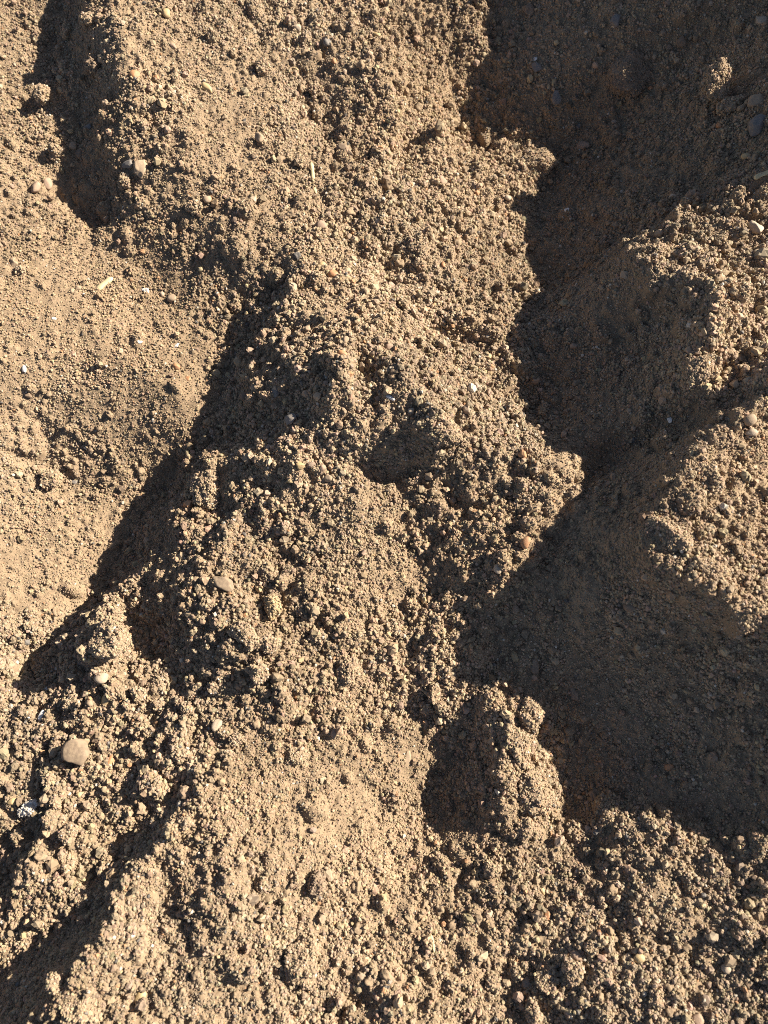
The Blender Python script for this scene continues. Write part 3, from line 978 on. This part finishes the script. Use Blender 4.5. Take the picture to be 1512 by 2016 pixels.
    ('pebble', 246, 1476, 6, 10, 15, 'yellow', 'slim yellow pebble right above the orange one'),
    ('pebble', 197, 1520, 7, 4, -15, 'orange', 'thin orange pebble under the three cornered stone'),
    ('clod', 97, 1535, 11, 11, 0, 'clod', 'round crumb below the largest smooth stone'),
    ('stone', 159, 1566, 10, 9, -30, 'yellow', 'squarish yellow tan stone, lower left'),
    ('stone', 25, 1577, 12, 9, -30, 'yellow', 'orange yellow stone at the left edge beside a white lump'),
    ('clod', 57, 1592, 20, 11, -35, 'white', 'crusty white lump near the left edge'),
    ('clod', 108, 1578, 9, 12, 0, 'clod', 'upright crumb between the white lump and the squarish stone'),
    ('clod', 135, 1640, 15, 18, 0, 'clod', 'oval clod with its shadow left, below the squarish stone'),
    ('clod', 306, 1549, 9, 14, 20, 'clod', 'upright clod at the head of the lower left step'),
    ('clod', 354, 1486, 20, 14, 10, 'clod', 'broad clod above the lower left step'),
    ('clod', 313, 1390, 11, 11, 0, 'clod', 'round crumb in the middle of the crumb field'),
    ('clod', 251, 1388, 10, 9, 0, 'clod', 'crumb right of the glossy egg shaped pebble'),
    ('clod', 368, 1396, 12, 12, 0, 'clod', 'crumb beside a dark pit in the crumb field'),
    ('clod', 272, 1367, 13, 12, 0, 'clod', 'crumb up and right from the glossy egg shaped pebble'),
    ('flake', 376, 1241, 9, 4, -10, 'white', 'white chip in the shaded pit left of the broad rough clod'),
    ('stone', 427, 1427, 9, 14, 25, 'pale', 'pale angular stone in the crumb field, lower middle'),
    ('pebble', 658, 1442, 7, 12, 15, 'pink', 'flat pink pebble on the smooth lower slope'),
    ('pebble', 626, 1454, 5, 5, 0, 'white', 'tiny white bead beside the flat pink pebble'),
    ('clod', 466, 1457, 13, 12, 0, 'clod', 'upper one of two crumbs left of the smooth lower slope'),
    ('clod', 449, 1487, 12, 10, 0, 'clod', 'lower one of two crumbs left of the smooth lower slope'),
    ('clod', 582, 1487, 22, 20, 0, 'clod', 'low lump with a dark rim on the smooth lower slope', None, 0.5),
    ('clod', 843, 1391, 14, 13, 0, 'clod', 'lower one of two clods beside dark hollows near the trough'),
    ('clod', 854, 1363, 12, 18, 15, 'clod', 'upper one of two clods beside dark hollows near the trough'),
    ('stone', 803, 1490, 7, 15, 5, 'tan', 'narrow upright tan stone near the lower end of the trough shadow'),
    ('pebble', 539, 1589, 6, 5, 0, 'yellow', 'tiny yellow pebble on the lower slope'),
    ('clod', 366, 1618, 11, 12, 0, 'clod', 'crumb on the lit side of the lower left step'),
    ('clod', 254, 1613, 11, 9, 0, 'clod', 'crumb on the brink of the lower left step'),
    ('flake', 386, 1562, 4, 4, 0, 'white', 'white speck of stone at the head of the lower left step'),
    ('pebble', 147, 1806, 8, 10, 0, 'orange', 'rust red pebble in the shadow of the lower left step'),
    ('clod', 130, 1700, 16, 16, 0, 'clod', 'clod above the rust red pebble'),
    ('clod', 152, 1762, 15, 13, 0, 'clod', 'clod at the rim just above the rust red pebble'),
    # bottom
    ('clod', 592, 1893, 30, 44, 5, 'clod', 'tall lump with a deep shadow left, bottom middle', None, 0.40),
    ('clod', 625, 1738, 15, 19, 0, 'brown', 'brown pointed lump above the tall one at the bottom'),
    ('pebble', 277, 1965, 11, 16, 15, 'yellow', 'flat yellow pebble at the bottom left'),
    ('flake', 232, 1955, 12, 6, -50, 'yellow', 'curled yellow chip left of the flat yellow pebble'),
    ('clod', 160, 1992, 34, 28, 0, 'clod', 'large blurred clod at the bottom left edge', None, 0.4),
    ('clod', 107, 1936, 14, 15, 0, 'clod', 'clod standing in the shade above the large blurred one'),
    ('straw', 852, 1857, 15, 3, 80, 'straw', 'little curved straw on the bottom slope'),
    ('pebble', 1134, 1880, 12, 10, 15, 'pink', 'glossy pink white pebble above a pair of clods at bottom'),
    ('pebble', 1258, 1886, 12, 9, 0, 'yellow', 'glossy yellow pebble at bottom right'),
    ('clod', 1078, 1927, 20, 27, -10, 'clod', 'oval brown clod, left one of the pair at the bottom'),
    ('clod', 1131, 1915, 16, 19, 0, 'clod', 'right clod of the pair under the glossy pink white pebble'),
    ('clod', 1165, 1867, 13, 12, 0, 'clod', 'round crumb right of the glossy pink white pebble'),
    ('clod', 971, 1935, 15, 13, 0, 'clod', 'crumb left of the oval brown clod at the bottom'),
    ('clod', 1052, 1992, 16, 20, -20, 'clod', 'clod below the oval brown one at the bottom edge'),
    ('clod', 1190, 1996, 14, 14, 0, 'clod', 'crumb at the bottom edge below the pair of clods'),
    ('pebble', 1374, 2006, 14, 12, 0, 'pink', 'pink pebble cut by the bottom edge at right'),
    ('pebble', 1068, 1754, 7, 8, 0, 'yellow', 'yellow pebble on the lower right slope under the pillar'),
    ('pebble', 1078, 1802, 6, 9, 0, 'orange', 'orange tan pebble below the yellow one under the pillar'),
    ('stone', 1277, 1690, 13, 9, 25, 'tan', 'tan stone on the lit hump under the trough shadow'),
    ('clod', 1293, 1964, 14, 13, 0, 'clod', 'crumb at the bottom below the glossy yellow pebble'),
    ('pebble', 1430, 1907, 10, 9, 30, 'pale', 'pale pebble at bottom right past the glossy yellow one'),
    ('clod', 969, 1712, 15, 14, 0, 'clod', 'smooth lump at the foot of the crumbly pillar'),
]
for th in THINGS:
    put(*th)

# the larger of the many loose crumbs, each a thing of its own
ZONES = [
    ([(0, 1180), (420, 1180), (420, 1500), (250, 1740), (0, 1880)], 46, 'small rounded soil crumb loose in the lower left crumb field', 'loose crumbs of the lower left field', 6, 10),
    ([(420, 1280), (640, 1300), (600, 1420), (420, 1480)], 20, 'small rounded soil crumb loose below the broad rough clod', 'loose crumbs below the broad clod', 6, 10),
    ([(480, 560), (760, 560), (780, 700), (520, 760)], 16, 'small soil crumb stuck to the top of the middle ridge', 'crumbs on the middle ridge', 6, 9),
    ([(780, 300), (1030, 310), (1030, 640), (780, 600)], 24, 'small soil crumb on the lit bank left of the trough', 'crumbs on the bank left of the trough', 6, 10),
    ([(420, 40), (900, 40), (780, 460), (420, 440)], 34, 'small soil crumb on the lit upper slope', 'crumbs on the upper slope', 6, 10),
    ([(1260, 420), (1500, 410), (1500, 720), (1400, 700), (1290, 560)], 20, 'small soil crumb on the upper right bank', 'crumbs on the upper right bank', 7, 12),
    ([(1340, 1010), (1500, 900), (1500, 1180), (1360, 1120)], 12, 'small soil crumb on the lower right bank', 'crumbs on the lower right bank', 7, 12),
    ([(250, 1760), (1500, 1700), (1500, 2000), (300, 2000)], 50, 'small soil crumb loose on the slope along the bottom', 'loose crumbs along the bottom', 8, 13),
    ([(1000, 20), (1480, 20), (1300, 360), (1120, 380)], 20, 'small brown crumb in the shaded upper right', 'crumbs in the shaded upper right', 6, 10),
    ([(1080, 1050), (1260, 1150), (1400, 1560), (1150, 1560), (1000, 1250)], 24, 'small shaded crumb on the dark trough floor', 'crumbs on the trough floor', 6, 11),
    ([(60, 760), (360, 780), (330, 960), (60, 940)], 14, 'small soil crumb among the dark pits of the left slope', 'crumbs among the pits at left', 6, 9),
]
protos = []
for q in range(8):
    v, f = clod_mesh(900 + q, (0.003, 0.003 * (0.75 + 0.06 * q), 0.0026), 4 if q < 3 else 3)
    protos.append(mesh_np('soil_crumb', v, f, MAT['clod']))
ANCHORS = [(134, 60, 'pale topped clod in the upper left shadow'), (110, 296, 'ball shaped clod'), (278, 333, 'tall dusty stone'), (381, 407, 'rounded clod by the tan pair'),
    (328, 27, 'pale yellow pebble at the top'), (408, 173, 'long yellow to pink pebble'), (586, 54, 'pale triangular stone'), (742, 68, 'bright yellow pebble'),
    (516, 131, 'upright clod of the upper slope'), (626, 220, 'egg shaped clod'), (679, 295, 'purple brown stone'), (510, 268, 'tan leaf shaped stone'), (615, 350, 'thin stalk'),
    (634, 444, 'pink brown pebble below the stalk'), (744, 436, 'pale bean shaped pebble'), (499, 394, 'pale angular stone by the stalk'), (28, 516, 'smooth stone at the left edge'),
    (206, 559, 'split straw'), (287, 571, 'bluish white chip'), (347, 722, 'orange pebble of the left slope'), (48, 727, 'whitish pebble at far left'), (101, 946, 'round clod beside dark pits'),
    (656, 539, 'orange pebble topping the ridge'), (674, 696, 'perched orange pink pebble'), (569, 825, 'wide grey brown stone'), (767, 782, 'whitish husk'), (592, 916, 'pale yellow stone below the ridge'),
    (868, 850, 'big hooded clod'), (412, 962, 'large pale clod on the spur'), (870, 356, 'pink orange pebble on the bank'), (1057, 322, 'pointed sunlit clod'), (873, 521, 'dark red pebble'),
    (1035, 1068, 'pebble at the big shadow edge'), (1245, 148, 'large round dusty lump'), (1414, 165, 'sunlit topped clod in shade'), (1211, 41, 'grey brown stone at the top'),
    (1341, 82, 'round brown pebble in shade'), (1095, 193, 'upright grey stone in shade'), (1490, 246, 'large grey stone at the right edge'), (1149, 287, 'pinkish brown stone in shade'),
    (1488, 449, 'pale stone on the right bank'), (1297, 460, 'tan pebble of the right bank'), (1476, 826, 'round pebble in the gap'), (1291, 1058, 'tip of the lower right bank'), (1345, 765, 'tip of the upper right bank'), (440, 1148, 'tan stone lying aslant'), (487, 1254, 'broad rough clod'),
    (685, 1318, 'upright clod with black hollow'), (218, 1263, 'large pale crumbly clod'), (209, 1377, 'glossy egg shaped pebble'), (87, 1359, 'bright white flake'), (151, 1478, 'largest smooth stone'),
    (220, 1498, 'orange pebble of the crumb field'), (159, 1566, 'squarish yellow tan stone'), (57, 1592, 'crusty white lump'), (354, 1486, 'broad clod above the step'), (427, 1427, 'pale angular stone of the crumb field'),
    (658, 1442, 'flat pink pebble'), (582, 1487, 'low lump with dark rim'), (147, 1806, 'rust red pebble'), (592, 1893, 'tall lump at the bottom'), (625, 1738, 'brown pointed lump'), (277, 1965, 'flat yellow pebble'),
    (852, 1857, 'little curved straw'), (1134, 1880, 'glossy pink white pebble'), (1258, 1886, 'glossy yellow pebble'), (1078, 1927, 'oval brown clod'), (1374, 2006, 'pink pebble cut by the edge'),
    (1068, 1754, 'yellow pebble under the pillar'), (1277, 1690, 'tan stone on the hump'), (1430, 1907, 'pale pebble at bottom right')]
WAYS = ['right of', 'below and right of', 'below', 'below and left of', 'left of', 'above and left of', 'above', 'above and right of']
SAID = set()
def where(px, py, zone):
    near = sorted((math.hypot(px - a, py - b), math.atan2(py - b, px - a), c) for a, b, c in ANCHORS)[:5]
    for d, an, c in near:
        if d > 230:
            break
        far = 'just' if d < 50 else 'a little way' if d < 105 else 'some way'
        t = f"small soil crumb {far} {WAYS[int(round(an / (math.pi / 4))) % 8]} the {c}"
        if t not in SAID and len(t.split()) <= 16:
            SAID.add(t)
            return t
    return zone
qr = np.random.default_rng(31)
for poly, n, label, group, r0, r1 in ZONES:
    xs, ys = [p[0] for p in poly], [p[1] for p in poly]
    made = tries = 0
    while made < n and tries < 4000:
        tries += 1
        px, py = qr.uniform(min(xs), max(xs)), qr.uniform(min(ys), max(ys))
        if not inside(np.array([px]), np.array([py]), poly)[0]:
            continue
        P, mpp = drop(px, py)
        r = r0 * (r1 / r0) ** (qr.random() ** 1.6) * mpp
        if any((P[0] - a) ** 2 + (P[1] - b) ** 2 < (1.1 * (c + r)) ** 2 for a, b, c in TAKEN):
            continue
        TAKEN.append((P[0], P[1], r))
        o = bpy.data.objects.new('soil_crumb', protos[int(qr.integers(0, 8))])
        col.objects.link(o)
        o.location = (P[0], P[1], P[2] + 0.35 * r)
        s_ = r / 0.003
        o.scale = (s_ * qr.uniform(0.85, 1.2), s_ * qr.uniform(0.85, 1.2), s_ * qr.uniform(0.85, 1.1))
        o.rotation_euler = (qr.uniform(-0.6, 0.6), qr.uniform(-0.6, 0.6), qr.uniform(0, 6.28))
        tag(o, where(px, py, label), 'crumb', group)
        made += 1
